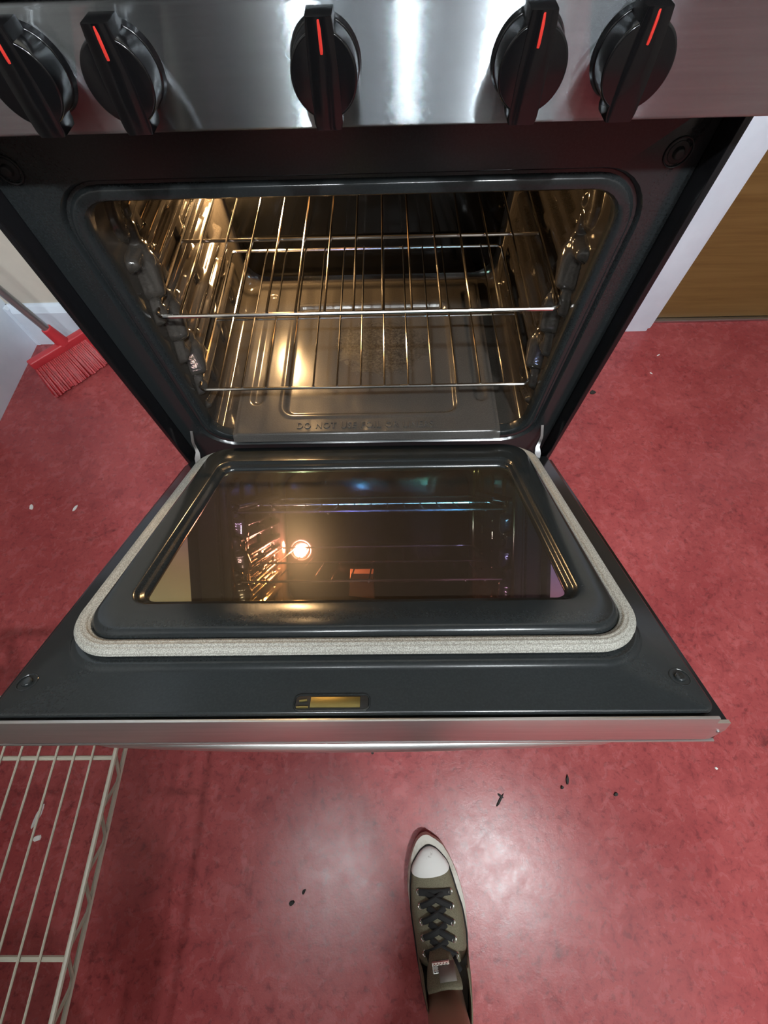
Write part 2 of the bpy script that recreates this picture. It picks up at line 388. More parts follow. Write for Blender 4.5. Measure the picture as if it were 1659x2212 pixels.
# removable oven floor, pressed steel with a sunken pan and two slots
def sdrr(x, y, cx, cy, hx, hy, r):
    qx, qy = abs(x-cx)-hx+r, abs(y-cy)-hy+r
    return math.hypot(max(qx, 0), max(qy, 0))+min(max(qx, qy), 0)-r
def sm(a, b, x): t = max(0, min(1, (x-a)/(b-a))); return t*t*(3-2*t)
def flh(x, y):
    h = 0.
    d = sdrr(x, y, .008, .232, .176, .160, .022); h -= .0075*sm(.004, -.008, d)
    h += .0015*sm(.008, .003, abs(d-.004))
    for cx in (-.226, .236):
        d = sdrr(x, y, cx, .268, .0150, .170, .0148); h -= .0055*sm(.002, -.010, d)
    d = sdrr(x, y, 0, .245, .258, .2225, .012); h -= .0022*sm(-.002, .004, d)
    h -= .012*sm(.030, .014, y)**2
    return h
bm = B(); nx, ny2 = 230, 200
g = [[bm.verts.new(P(-.2655+.531*i/nx, .0155+.4635*j/ny2, .0505+flh(-.2655+.531*i/nx, .0155+.4635*j/ny2))) for j in range(ny2+1)] for i in range(nx+1)]
for i in range(nx):
    for j in range(ny2): bm.faces.new((g[i][j], g[i+1][j], g[i+1][j+1], g[i][j+1]))
fp = obj('oven_floor', bm, M['ovenfloor'], cav, angle=180)
# raised lettering pressed into the floor
def text(body, loc, size, m, parent, name, sx=1., ext=.0006):
    cu = bpy.data.curves.new('text', 'FONT'); cu.body = body; cu.size = size; cu.extrude = ext; cu.bevel_depth = .0004; cu.bevel_resolution = 1
    cu.space_character = 1.15; cu.space_word = 1.25
    t = bpy.data.objects.new('text', cu); COL.objects.link(t); bpy.context.view_layer.update()
    me = bpy.data.meshes.new_from_object(t.evaluated_get(bpy.context.evaluated_depsgraph_get()))
    bpy.data.objects.remove(t)
    xs = [v.co.x for v in me.vertices]; w = max(xs)-min(xs)
    for v in me.vertices: v.co = Vector(((v.co.x-min(xs))*sx/w, v.co.y, v.co.z))+Vector(loc)-wloc(parent)
    me.materials.clear(); me.materials.append(m)
    o = bpy.data.objects.new(name, me); COL.objects.link(o); o.parent = parent; return o
text('DO NOT USE FOIL OR LINERS', P(-.138, .036, .0508), .020, M['ovenfloor'], cav, 'pressed_lettering', .272, .0015)
# oven bulb and its dish on the back wall; vent hood
lb = P(-.246, .482, .309)
bm = B(); torus(bm, P(-.246, .4935, .309), (0, 1, 0), .033, .006, 36, 10); cyl(bm, P(-.246, .496, .309), (0, -1, 0), .030, .026, .004, 32); ol = obj('bulb_holder', bm, M['zinc'], cav)
bm = B(); ball(bm, lb-V(0, .008, 0), .0195, seg=24); obj('oven_bulb', bm, M['bulb'], cav, label='glowing warm bulb')
bm = B(); lo = [(-.092, .40, .445), (-.006, .40, .452)]
loft(bm, [[P(-.088, .494, .372), P(-.010, .494, .372), P(-.008, .494, .462), P(-.092, .494, .452)], [P(-.082, .452, .380), P(-.012, .462, .384), P(-.008, .440, .458), P(-.088, .430, .446)]], cap1=True)
obj('vent_hood', bm, mat('bulb_lit_steel', (.55, .36, .20), .45), cav)  # tan base colour stands in for the bulb's warm light on the hood
# door hinges
for s in (-1, 1):
    bm = B(); x = s*.346
    pts = [P(x, .034, .062), P(x+s*.001, .026, .050), P(x+s*.003, .016, .036), P(x+s*.001, .010, .024), P(x-s*.002, .002, .017), P(x-s*.002, -.010, .012), P(x-s*.001, -.018, .009)]
    prof = []
    for i, p in enumerate(pts):
        w = (.0022, .0026, .0026, .0026, .004, .006, .003)[i]; t = .0035
        prof.append([p+V(-w, -t*.5, -t), p+V(w, -t*.5, -t), p+V(w, t*.5, t), p+V(-w, t*.5, t)])
    loft(bm, prof, cap0=True, cap1=True)
    obj('door_hinge', bm, M['zinc'], rg)

# ---- knobs
def knob_bm(x, z):
    bm = B(); c = P(x, -.0295, z)
    cyl(bm, c, (0, -1, 0), .0275, .0262, .006, 48, .0015)          # skirt
    cyl(bm, c+V(0, -.005, 0), (0, -1, 0), .0252, .0249, .0228, 48, .0016)
    # grip bar, wider in the middle, overhanging at both ends
    ro = [(-.0310, .0105), (-.027, .0118), (-.018, .0122), (0, .0122), (.018, .0112), (.026, .0102), (.0305, .0096)]
    def ring(y, k, dz=0.): return [c+V(w*k, y, q*(1 if q < 0 else 1.0)-dz) for q, w in ro]+[c+V(-w*k, y, q-dz) for q, w in ro[::-1]]
    loft(bm, [ring(-.006, 1.0), ring(-.0255, .98), ring(-.0275, .94), ring(-.0282, .84)], cap0=True, cap1=True)
    return bm
KZ = .5935
for x in (-.2245, -.1525, .0012, .1550, .2320):
    k = obj('knob', knob_bm(x, KZ), M['knob'], rg)
    bm = B(); c = P(x, -.0295, KZ)
    tube(bm, [c+V(0, -.0276, .0125), c+V(0, -.0280, .0150), c+V(0, -.0280, .024), c+V(0, -.0272, .0292)], .0013, 6)
    obj('pointer', bm, M['redmark'], k, label='red pointer line')

# ---- door, drawn in door coordinates: x, u away from hinge, n towards the oven
TH = math.radians(28.975); DU = Vector((0, -math.cos(TH), math.sin(TH))); DN = Vector((0, math.sin(TH), math.cos(TH)))
def D(x, u, n): return Vector((x, 0, Z0))+DU*u+DN*n
def dl(hw, u0, u1, r, n, cx=0): return [D(x, u, n) for x, u in rrect(cx, hw, u0, u1, r, 9, 6)]
bm = B()
loft(bm, [dl(.3665, .006, .5475, .010, -.010), dl(.3675, .005, .5485, .010, -.006), dl(.3668, .006, .5478, .010, -.0015), dl(.3645, .008, .5455, .010, 0),
          dl(.339, .012, .5005, .060, 0), dl(.336, .012, .4975, .058, .0025), dl(.3335, .012, .4945, .056, .0055), dl(.330, .010, .4905, .054, .0060), dl(.314, .008, .470, .044, .0062),
          dl(.3140, .004, .4685, .042, .017), dl(.3125, .002, .4665, .041, .0225), dl(.3095, .003, .4630, .039, .0258), dl(.3050, .005, .4585, .036, .0268),
          dl(.2790, .058, .4255, .026, .0268), dl(.2762, .061, .4225, .024, .0258), dl(.2745, .063, .4205, .023, .0225), dl(.2725, .065, .4185, .022, .0205),
          dl(.2690, .069, .4145, .020, .0195), dl(.2665, .072, .4115, .018, .0170), dl(.2655, .074, .4100, .017, .0125), dl(.2655, .074, .4100, .017, .0)])
liner = obj('oven_door', bm, M['enamel'], rg, angle=60)
bm = B(); loft(bm, [dl(.2665, .073, .411, .016, .0050), dl(.2665, .073, .411, .016, .0130)], cap0=True, cap1=True); obj('door_glass', bm, M['glass'], liner, label='dark mirror-like glass pane')
bm = B()                                   # gasket
gl = rrect(0, .3235, .004, .4785, .052, 16, 40)
def gt(i): return D(gl[i % len(gl)][0], gl[i % len(gl)][1], .0145)
pts = [gt(i) for i in range(len(gl))]
nseg = 44; rings = []
cen = D(0, .24, .0145)
for i, p in enumerate(pts):
    t = (gt(i+1)-gt(i-1)).normalized(); side = t.cross(DN).normalized()
    ring = []
    for k in range(nseg):
        a = 2*math.pi*k/nseg; rr_ = 1+.07*math.cos(11*a)
        ring.append(p+side*math.cos(a)*.0095*rr_+DN*math.sin(a)*.0078*rr_)
    rings.append(ring)
loft(bm, rings, ring=True); obj('gasket', bm, M['gasket'], liner, label='pale woven rope gasket', angle=80)
bm = B()                                   # outer shell
def DB(lo, hi, bev=0.): return box(bm, lo, hi, bev, 2, lambda c: D(c.x, c.y, c.z))
DB((-HW, .004, -.045), (HW, .553, -.0105), .001)
obj('door_shell', bm, M['black'], liner)
bm = B(); DB((-.3655, .5530, -.040), (.3655, .5565, -.0005), .0008)
loft(bm, [[D(x, u, n) for u, n in ((.5525, -.0405), (.5562, -.0405), (.5562, -.012+.0005*0), (.5525, -.012))] for x in (-HW+.004, -.365)], cap0=True, cap1=True)
loft(bm, [[D(x, u, n) for u, n in ((.5525, n0), (.5562, n0), (.5562, -.009), (.5525, -.009))] for x, n0 in ((.365, -.040), (.3700, -.038), (.3785, -.022))], cap0=True, cap1=True)
DB((-HW, .02, -.0475), (HW, .5555, -.0445), .001)
obj('door_front', bm, M['steel2'], liner, label='brushed stainless front sheet wrapped over the top edge')
for s in (-1, 1):
    bm = B(); cyl(bm, D(s*.3725, .5560, -.025), DU, .0022, .0018, .0012, 16, .0005); obj('screw', bm, M['zinc'], liner)
    bm = B(); c = D(s*.3505, .511, 0); torus(bm, c, DN, .010, .0006); cyl(bm, c-DN*.001, DN, .0062, .0055, .0035, 20, .0018); obj('liner_screw', bm, M['enamel'], liner)
bm = B(); lt = rrect(-.0165, .0385, .5285, .5455, .006, 6, 4)
tube(bm, [D(x, u, .0003) for x, u in lt], .0011, 6, closed=True); ls = obj('latch_slot', bm, M['enamel'], liner)
bm = B(); DB((-.0535, .5295, .0), (.0205, .5445, .0006), .0002); obj('slot_shade', bm, M['blackmatte'], ls)  # flat dark plate, painted in for the shade inside the slot
bm = B(); DB((-.0385, .5315, .0004), (.0125, .5430, .0016), .0004); tube(bm, [D(-.052, .5425, .0014), D(-.0400, .5425, .0014)], .0012, 6); tube(bm, [D(-.05, .536, .0014), D(-.042, .535, .0016)], .0012, 6); obj('latch_plate', bm, M['brass'], ls, label='brass latch plate')
bm = B(); hp = [(-.31, -.048), (-.305, -.072), (-.28, -.084)]+[(-.28+.56*k/20, -.084-.0145*(1-((k-10)/10)**2)) for k in range(1, 20)]+[(.28, -.084), (.305, -.072), (.31, -.048)]
tube(bm, [D(x, .527, n) for x, n in hp], .0115, 14); obj('door_handle', bm, M['steel2'], liner)

# ------------------------------------------------------------------ oven racks
def rack(z, label):
    r = empty('oven_rack', P(0, .26, z), label, 'oven rack', 'wire racks in the oven')
    bm = B(); tube(bm, [P(x, y, z) for x, y in rrect(0, .3025, .0605, .464, .012, 5, 4)], .0031, 8, closed=True); obj('frame_wire', bm, M['chrome'], r)
    bm = B(); tube(bm, [P(-.300, .244, z-.0005), P(.300, .244, z-.0005)], .0028, 8); obj('cross_wire', bm, M['chrome'], r)
    me = None
    for k in range(13):
        x = -.2643+.0433*k
        if me is None:
            bm = B(); tube(bm, [P(x, .0590, z+.0035), P(x, .0605, z+.0046), P(x, .2, z+.0048), P(x, .464, z+.0044)], .0019, 7); o = obj('bar', bm, M['chrome'], r); me = o
        else:
            o = me.copy(); COL.objects.link(o); o.parent = r; o.location = (.0433*k, 0, 0)
rack(.2966, 'upper chrome wire oven rack, the one nearer the control panel')
rack(.1396, 'lower chrome wire oven rack, just above the oven floor')

# ------------------------------------------------------------------ broom
br = empty('broom', (-.97, .56, 0), 'red broom with grey handle standing in the white corner left of the range', 'broom')
hd = Vector((.67, .742, 0)).normalized(); ln = Vector((-hd.y, hd.x, 0))      # along head, lean direction
A0 = Vector((-1.052, .494, .080)); LEN = .27
def HB(a, l, z): return A0+hd*a+ln*l+Vector((0, 0, z))
bm = B(); box(bm, (0, -.013, -.010), (LEN, .013, .016), .005, 3, lambda c: HB(c.x, c.y, c.z)); obj('head', bm, M['redplastic'], br)
bm = B(); ax = Vector((-.030, -.017, .19)).normalized(); sb = HB(.118, .004, .012)
cyl(bm, sb-ax*.004, ax, .020, .0155, .062, 24, .002); sk = obj('socket', bm, M['redplastic'], br)
bm = B(); tube(bm, [sb+ax*.05, sb+ax*1.17], .0112, 16); obj('handle', bm, M['handle'], br, label='grey metal pole')
bm = B(); ball(bm, sb+ax*1.17, .013, (1, 1, 1.3)); obj('end_cap', bm, M['redplastic'], br)
bm = B()
for i in range(46):
    for j in range(4):
        a = .006+(LEN-.012)*i/45; l = -.0085+.017*j/3
        fa = a+(a-LEN/2)*.10+random.uniform(-.003, .003)
        top = HB(a, l, -.008); tip = HB(fa, l*1.9-.052+random.uniform(-.004, .004), 0); tip.z = .0025+random.uniform(0, .003)
        mid = (top+tip)/2+ln*(-.006)+V(0, 0, .006)
        tube(bm, [top, mid, tip], [.0042, .0046, .0050], 6)
o = obj('bristles', bm, M['bristle'], br, kind='stuff')

# ------------------------------------------------------------------ wire shelf
ZS = .38; X1, X0, Y1, Y0 = -.3325, -.790, -.455, -1.365
ws = empty('wire_shelf', ((X0+X1)/2, (Y0+Y1)/2, 0), 'cream wire shelf unit standing on the red floor in front of the open oven door', 'shelf')
bm = B(); proto = None
for k in range(17):
    x = -.3634-.02495*k
    if proto is None:
        tube(bm, [(x, Y1, ZS), (x, Y0, ZS)], .0016, 7); proto = obj('bar', bm, M['shelf'], ws)
    else:
        o = proto.copy(); COL.objects.link(o); o.parent = ws; o.location = (-.02495*k, 0, 0)
for y in (-.5305, -.7318, -.933, -1.134, -1.335):
    bm = B(); tube(bm, [(X0, y, ZS-.0045), (X1, y, ZS-.0045)], .0030, 8); obj('cross_wire', bm, M['shelf'], ws)
def truss(p, q):
    bm = B(); p = Vector(p); q = Vector(q); n = max(2, round((q-p).length/.0335)); dz = V(0, 0, -.023)
    tube(bm, [p, q], .0030, 8); tube(bm, [p+dz, q+dz], .0030, 8)
    zz = []
    for i in range(n+1):
        c = p+(q-p)*(i/n); d_ = (q-p).normalized()*.004
        zz += [c-d_+(dz*.93 if i % 2 else dz*.07), c+d_+(dz*.93 if i % 2 else dz*.07)]
    tube(bm, zz, .0022, 6); obj('edge_truss', bm, M['shelf'], ws)
truss((X1, Y1, ZS), (X1, Y0, ZS)); truss((X0, Y1, ZS), (X0, Y0, ZS)); truss((X0, Y1, ZS), (X1, Y1, ZS)); truss((X0, Y0, ZS), (X1, Y0, ZS))
for x in (X0+.012, X1-.012):
    for y in (Y0+.012, Y1-.012):
        bm = B(); cyl(bm, (x, y, 0), (0, 0, 1), .0125, .0125, ZS-.005, 16, .003); obj('post', bm, M['shelf'], ws)

for i, (hh, lab) in enumerate(((.34, 'bottom dark bin of an unseen stack added on the wire shelf to shade the floor'), (.36, 'middle dark bin of the unseen stack added to shade the floor'), (.36, 'top dark bin of the unseen stack added to shade the floor'))):  # unseen stack, added to keep lamp light off the floor by the shelf
    zb = (ZS+.0018, ZS+.344, ZS+.706)[i]; t = empty('shade_bin', (-.56, -1.165, zb), lab, 'bin', 'unseen bins added on the wire shelf for shade')
    bm = B(); lp = [[Vector((x, y, zb+z)) for x, y in rrect(-.56, hx, -1.165-hy, -1.165+hy, .03)] for hx, hy, z in ((.19, .165, 0), (.215, .182, hh-.035), (.222, .190, hh-.033), (.222, .190, hh-.025))]
    loft(bm, lp, cap0=True, cap1=True); obj('tub', bm, M['blackmatte'], t)
    bm = B(); loft(bm, [[Vector((x, y, zb+z)) for x, y in rrect(-.56, hx, -1.165-hy, -1.165+hy, .03)] for hx, hy, z in ((.225, .193, hh-.0245), (.225, .193, hh-.006), (.218, .186, hh))], cap0=True, cap1=True); obj('lid', bm, M['blackmatte'], t)

# ------------------------------------------------------------------ crumbs and flakes on the floor
def flake(x, y, l, w, rot, label, m, name='paint_flake', cat='flake', h=.002, group=None):
    bm = B(); n = 9; rnd = [random.uniform(.75, 1.1) for _ in range(n)]; lo = []; hi = []
    ca, sa = math.cos(rot), math.sin(rot)
    for k in range(n):
        a = 2*math.pi*k/n; px, py = l*.5*math.cos(a)*rnd[k], w*.5*math.sin(a)*rnd[k]
        lo.append(Vector((x+px*ca-py*sa, y+px*sa+py*ca, .0002)))
        hi.append(Vector((x+.85*(px*ca-py*sa), y+.85*(px*sa+py*ca), h*random.uniform(.7, 1.15))))
    loft(bm, [lo, hi], cap0=True, cap1=True)
    c0 = Vector((x, y, 0)); bm.transform(Matrix.Translation(-c0))
    o = obj(name, bm, m, label=label, cat=cat, group=group); o.location = c0; return o
flake(.260, -.636, .030, .005, .9, 'thin dark twig-like bit on the floor ahead of the sneaker toe, to its right', M['crumb'], 'debris_bit', 'debris', .003)
flake(.262, -.628, .014, .005, 2.6, 'short dark bit crossing the twig-like bit ahead of the sneaker toe', M['crumb'], 'debris_bit', 'debris', .003)
flake(-.128, -.779, .010, .006, .9, 'small dark crumb on the floor left of the sneaker, nearer the door of the pair', M['crumb'], 'floor_crumb', 'crumb', .003, 'dark crumbs on the floor')
flake(-.150, -.796, .012, .009, .3, 'rounder dark crumb on the floor left of the sneaker, farther from the door', M['crumb'], 'floor_crumb', 'crumb', .003, 'dark crumbs on the floor')
flake(.928, .575, .016, .004, .5, 'curved white flake on the floor in front of the wooden door', M['chip'], 'paint_flake', 'flake', .0015, 'white flakes on the floor')
flake(.882, .497, .010, .004, 2.2, 'thin white flake nearer the oven door than the curved flake by the wooden door', M['chip'], 'paint_flake', 'flake', .0015, 'white flakes on the floor')
wf = 'white flakes on the floor'; dc = 'dark crumbs on the floor'
flake(-.952, .050, .020, .012, 1.9, 'larger white flake on the red floor left of the open oven door', M['chip'], group=wf)
flake(-.827, .045, .022, .009, 1.2, 'slim white flake on the red floor just left of the oven door edge', M['chip'], group=wf)
flake(-.670, -.696, .018, .012, .2, 'stubby white flake on the floor under the wire shelf', M['chip'], group=wf)
flake(-.681, -.660, .052, .010, 1.25, 'long pale sliver on the floor under the wire shelf', M['chip'], 'paper_sliver', 'paper sliver', .003)
flake(-1.128, .585, .010, .006, .3, 'tiny white flake at the foot of the left wall beside the broom', M['chip'], group=wf)
flake(.7135, -.582, .006, .006, 0, 'round white speck on the floor right of the oven door corner', M['chip'], group=wf)
flake(.681, .423, .020, .016, .4, 'dark crumb on the floor just right of the range side', M['crumb'], 'floor_crumb', 'crumb', .004, dc)
flake(.403, -.600, .018, .007, 1.4, 'curled dark crumb on the floor between shoe and right door corner', M['crumb'], 'floor_crumb', 'crumb', .004, dc)
flake(.390, -.614, .008, .007, .4, 'small dark crumb touching the smudge beside the curled crumb', M['crumb'], 'floor_crumb', 'crumb', .004, dc)
flake(.496, -.626, .010, .007, .4, 'dark crumb right of the curled crumb, lower in the photo', M['crumb'], 'floor_crumb', 'crumb', .004, dc)
flake(.001, -.5495, .006, .009, .2, 'small dark crumb right below the middle of the oven door edge', M['crumb'], 'floor_crumb', 'crumb', .003, dc)
flake(.467, -.526, .008, .011, .2, 'dark crumb partly under the right half of the oven door edge', M['crumb'], 'floor_crumb', 'crumb', .003, dc)

# ------------------------------------------------------------------ the person (foot and leg in view, the rest behind the camera)
TT = Vector((.107, -.682, 0)); SA = Vector((.1036, -.9946, 0)); SL = Vector((.9946, .1036, 0))
def SH(s, t, z): return TT+SA*s+SL*t+Vector((0, 0, z))
pe = empty('person', (.06, -1.0, 0), 'person standing at the oven, one bare ankle in an olive canvas sneaker', 'person')
def interp(tab, s):
    for (a, *va), (b, *vb) in zip(tab, tab[1:]):
        if a <= s <= b:
            k = (s-a)/(b-a); return [x+(y-x)*k for x, y in zip(va, vb)]
    return list(tab[-1][1:]) if s > tab[-1][0] else list(tab[0][1:])
# sole outline: s, left, right
so = [(.0040, -.0060, -.0010), (.0050, -.0105, .0040), (.009, -.0172, .0095), (.0135, -.0222, .0168), (.0225, -.0285, .0275), (.035, -.0355, .0350), (.050, -.0412, .0420), (.070, -.0460, .0484), (.090, -.0475, .0520), (.110, -.0462, .0545), (.130, -.0442, .0540), (.150, -.0430, .0520), (.180, -.0420, .0480), (.210, -.0405, .0430), (.240, -.0370, .0370), (.265, -.0310, .0300), (.282, -.0200, .0185), (.2895, -.0060, .0050)]
si = [(.0205, -.0030, .0020), (.0225, -.0085, .0070), (.026, -.0150, .0132), (.032, -.0215, .0190), (.044, -.0325, .0290), (.0506, -.0355, .0320), (.0756, -.0412, .0380), (.084, -.0422, .0395), (.107, -.0442, .0447), (.116, -.0442, .0468), (.147, -.0426, .0480), (.167, -.0420, .0455), (.180, -.0410, .0440), (.210, -.0385, .0400), (.240, -.0340, .0340), (.262, -.0260, .0250), (.273, -.0120, .0110), (.276, -.004, .003)]
def oline(tab, z, k=1., n=36):
    a, b = tab[0][0], tab[-1][0]; L_, R_ = [], []; c = (a+b)/2
    for i in range(n+1):
        s = a+(b-a)*(1-math.cos(math.pi*i/n))/2; l, r = interp(tab, s); mid = (l+r)/2
        s2 = c+(s-c)*(1-(1-k)*.25); L_.append(SH(s2, mid+(l-mid)*k, z)); R_.append(SH(s2, mid+(r-mid)*k, z))
    return R_+L_[::-1][1:-1]
bm = B(); loft(bm, [oline(so, .0005, .92), oline(so, .004), oline(so, .018, 1.005), oline(so, .027, .985), oline(si, .0325, 1.01), oline(si, .0325, .9)], cap0=True, cap1=True)
# upper: sections across the foot; each is an arch from left edge over the top to right edge
prof = [(.0205, .032, .0), (.0225, .0365, .4), (.026, .0405, .5), (.034, .0450, .7), (.044, .0480, .8), (.058, .0515, .85), (.078, .057, .9), (.100, .0655, .9), (.125, .0775, .9), (.150, .0905, .9), (.165, .099, .9)]
def arch(s, zt, inset=0., n=24, lift=0., pw=.62):
    l, r = interp(si, s); out = []
    for k in range(n+1):
        a = math.pi*k/n; cx = (l+r)/2-.004*sm(.08, .16, s); hwid = (r-l)/2+lift
        x = -math.cos(a); y = math.sin(a)**pw
        nar = 1-.10*y*sm(.1, .165, s)
        out.append(SH(s, (l+r)/2+(cx-(l+r)/2)*y+x*hwid*nar, .030+(zt+lift-.030)*y))
    return out
def upper_h(s): return interp([(p[0], p[1]) for p in prof], s)[0]
def surf(s, t, lift=0.):
    """height of the upper at lateral t"""
    l, r = interp(si, s); c = (l+r)/2-.004*sm(.08, .16, s); hw_ = (r-l)/2*(1-.10*sm(.1, .165, s))
    x = max(-1, min(1, (t-c)/hw_)); return SH(s, t, .030+(upper_h(s)-.030)*(1-x*x)**.31+lift)
um = B(); S_ = [.0205+.1445*(k/36)**1.3 for k in range(37)]
loft(um, [arch(s, upper_h(s)) for s in S_], closed=False)
# collar and heel: rising walls around the ankle opening
def heelring(z, g, k, n=36):
    """collar wall round the heel from the left quarter to the right quarter"""
    return [SH(.162+.112*math.sin(math.pi*i/n)**.8*k, .0018-.004*(1-g)*4-math.cos(math.pi*i/n)*.0440*g, z) for i in range(n+1)]
loft(um, [heelring(.031, 1.0, 1.0), heelring(.05, .985, .99), heelring(.075, .94, .955), heelring(.098, .87, .93), heelring(.114, .84, .925), heelring(.117, .80, .90), heelring(.108, .78, .89)], closed=False)
shoe = obj('sneaker', um, M['canvas'], pe, angle=70)
sh_m = shoe.modifiers.new('thickness', 'SOLIDIFY'); sh_m.thickness = .002; sh_m.offset = -1
obj('sole', bm, M['rubber'], shoe, label='off-white rubber sole')
bm = B()                                            # dark piping between sole and canvas
ol_ = oline(si, .0330, 1.015, 44); tube(bm, ol_, .0017, 6, closed=True); obj('piping', bm, M['lace'], shoe)
bm = B()                                            # toe cap
nc_ = 25; rows = []
for i in range(19):
    row = []
    for k in range(nc_):
        q = abs(k-12)/12; y = math.cos(math.pi/2*q); se = .0625-.0105*(1-y)**1.2
        s_ = .0207+(se-.0207)*(i/18)**1.4; row.append(arch(s_, upper_h(s_), lift=.0012)[k])
    rows.append(row)
loft(bm, rows, closed=False)
obj('toe_cap', bm, M['cap'], shoe, label='white rubber toe cap', angle=80)
# tongue
bm = B(); rows = []
for s, z, w in [(.146, .0885, .016), (.153, .0965, .019), (.162, .111, .024), (.169, .126, .027), (.173, .136, .027), (.1765, .137, .026)]:
    rows.append([SH(s-.004*(1-abs(x)), -.0055+x*w, z+.003*(1-x*x)) for x in (-1, -.6, -.2, .2, .6, 1)])
loft(bm, rows, closed=False); tg = obj('tongue', bm, M['canvas'], shoe, angle=80); q = tg.modifiers.new('thickness', 'SOLIDIFY'); q.thickness = .003
bm = B(); rows = []
for s, z in [(.1575, .1075), (.1665, .1245), (.1705, .1335)]: rows.append([SH(s-.0058, -.012+.026*k, z+.005) for k in (0, .5, 1)])
loft(bm, rows, closed=False); q = obj('tongue_label', bm, mat('grey_label', (.20, .18, .16), .7), shoe).modifiers.new('thickness', 'SOLIDIFY'); q.thickness = .0008
# eyelets and laces
EY = [(.0800, -.0283, .0850, .0280), (.0978, -.0280, .1030, .0268), (.1162, -.0283, .1214, .0243), (.1344, -.0290, .1396, .0220), (.1515, -.0292, .1567, .0212)]
eL = [surf(a, b) for a, b, c, d in EY]; eR = [surf(c, d) for a, b, c, d in EY]
for p in eL+eR:
    bm = B(); torus(bm, p+V(0, 0, .0012), (p.x-SH(.1, -.004, 0).x, 0, .045), .0037, .0012, 16, 6); obj('eyelet', bm, M['silver'], shoe, label='silver eyelet')
def lace(p, q, up=.005, w=.0037):
    mid = (p+q)/2; pts = []
    for k in range(9):
        f = k/8; pts.append(p+(q-p)*f+V(0, 0, .0022+up*math.sin(math.pi*f)))
    bm = B(); rows = []
    for i, c in enumerate(pts):
        t = (pts[min(8, i+1)]-pts[max(0, i-1)]).normalized(); sd = t.cross(V(0, 0, 1)).normalized()
        rows.append([c-sd*w-V(0, 0, .0006), c-sd*w*.6+V(0, 0, .0010), c+sd*w*.6+V(0, 0, .0010), c+sd*w-V(0, 0, .0006)])
    loft(bm, rows, cap0=True, cap1=True); obj('lace', bm, M['lace'], shoe)
lace(eL[0], eR[0], .006, .0052)
mL = lambda i, f: eL[i]+(eR[i]-eL[i])*f
for i in range(4):
    lace(mL(i, .22)+V(0, 0, .004), eR[i+1], .0062, .0046); lace(mL(i, .78)+V(0, 0, .004), eL[i+1], .0075, .0046)
lace(mL(4, .10)+V(0, 0, .003), SH(.163, -.021, .108), .003); lace(mL(4, .9)+V(0, 0, .003), SH(.168, .024, .104), .004); lace(eL[4], eR[4], .0075)
bm = B(); c0 = SH(.1560, -.0065, .1150)
def CH(c): return c0+SL*c.x+SA*c.y+V(0, 0, c.z+.45*c.y)
box(bm, (-.0145, -.0062, -.002), (.0135, .0062, .003), .0012, 2, CH)
for k in range(5):
    for j in (-1, 1): ball(bm, CH(Vector((-.0105+.0048*k, j*.0028, .0034))), .0020, seg=8)
obj('lace_charm', bm, M['silver'], shoe, label='silver studded lace charm')

# body: one skin-modified skeleton
def skinned(name, verts, edges, root, m, sub=2, parent=pe):
    me = bpy.data.meshes.new(name); pl = wloc(parent)
    me.from_pydata([Vector(v[:3])-pl for v in verts], edges, []); me.materials.append(m)
    o = bpy.data.objects.new(name, me); COL.objects.link(o); o.parent = parent
    o.modifiers.new('skin', 'SKIN').use_smooth_shade = True
    sv = me.skin_vertices[0].data
    for i, v in enumerate(verts):
        r = v[3] if isinstance(v[3], tuple) else (v[3], v[3]); sv[i].radius = r; sv[i].use_root = (i == root)
    q = o.modifiers.new('sub', 'SUBSURF'); q.levels = sub; q.render_levels = sub
    return o
AR = SH(.216, -.006, .085); KR = Vector((.15, -1.0, .50)); HR = Vector((.21, -1.06, .90))
AL = Vector((-.043, -1.207, .085)); KL = Vector((.0, -1.10, .50)); HL = Vector((.05, -1.06, .90))
BV, BE = [], []
BO = Vector((.115, .06, 0))
def bv(p, r, par=None, sh=1):
    BV.append((*(Vector(p)+BO*sh), r)); i = len(BV)-1
    if par is not None: BE.append((par, i))
    return i
pel = bv((.02, -1.13, .95), (.145, .10)); ab = bv((.01, -1.10, 1.12), (.135, .09), pel); ch = bv((.01, -1.05, 1.31), (.16, .105), ab); nk0 = bv((.01, -1.01, 1.45), (.07, .06), ch); nk = bv((.02, -.975, 1.52), .05, nk0)
h1 = bv((.02, -.93, 1.58), (.068, .08), nk); h2 = bv((.02, -.915, 1.665), (.074, .092), h1); h3 = bv((.02, -.915, 1.72), (.05, .06), h2)
HO = Vector((.145, .164, -.025))          # the head's place relative to an upright body
def leg(Hp, K, A, toe):
    a = bv(Hp, .088, pel, 0); k0 = bv(Hp+(K-Hp)*.5, .078, a, 0); k = bv(K, .058, k0, 0); c = bv(K+(A-K)*.30+V(0, -.012, 0), .056, k, 0); c2 = bv(K+(A-K)*.72, .040, c, 0)
    an = bv(A+V(0, 0, .055), .0330, c2, 0); f = bv(A+V(0, 0, -.010), .034, an, 0); bv(toe, (.028, .020), f, 0)
leg(HR, KR, AR, SH(.14, -.002, .048)); leg(HL, KL, AL, AL+V(-.01, .075, -.037))
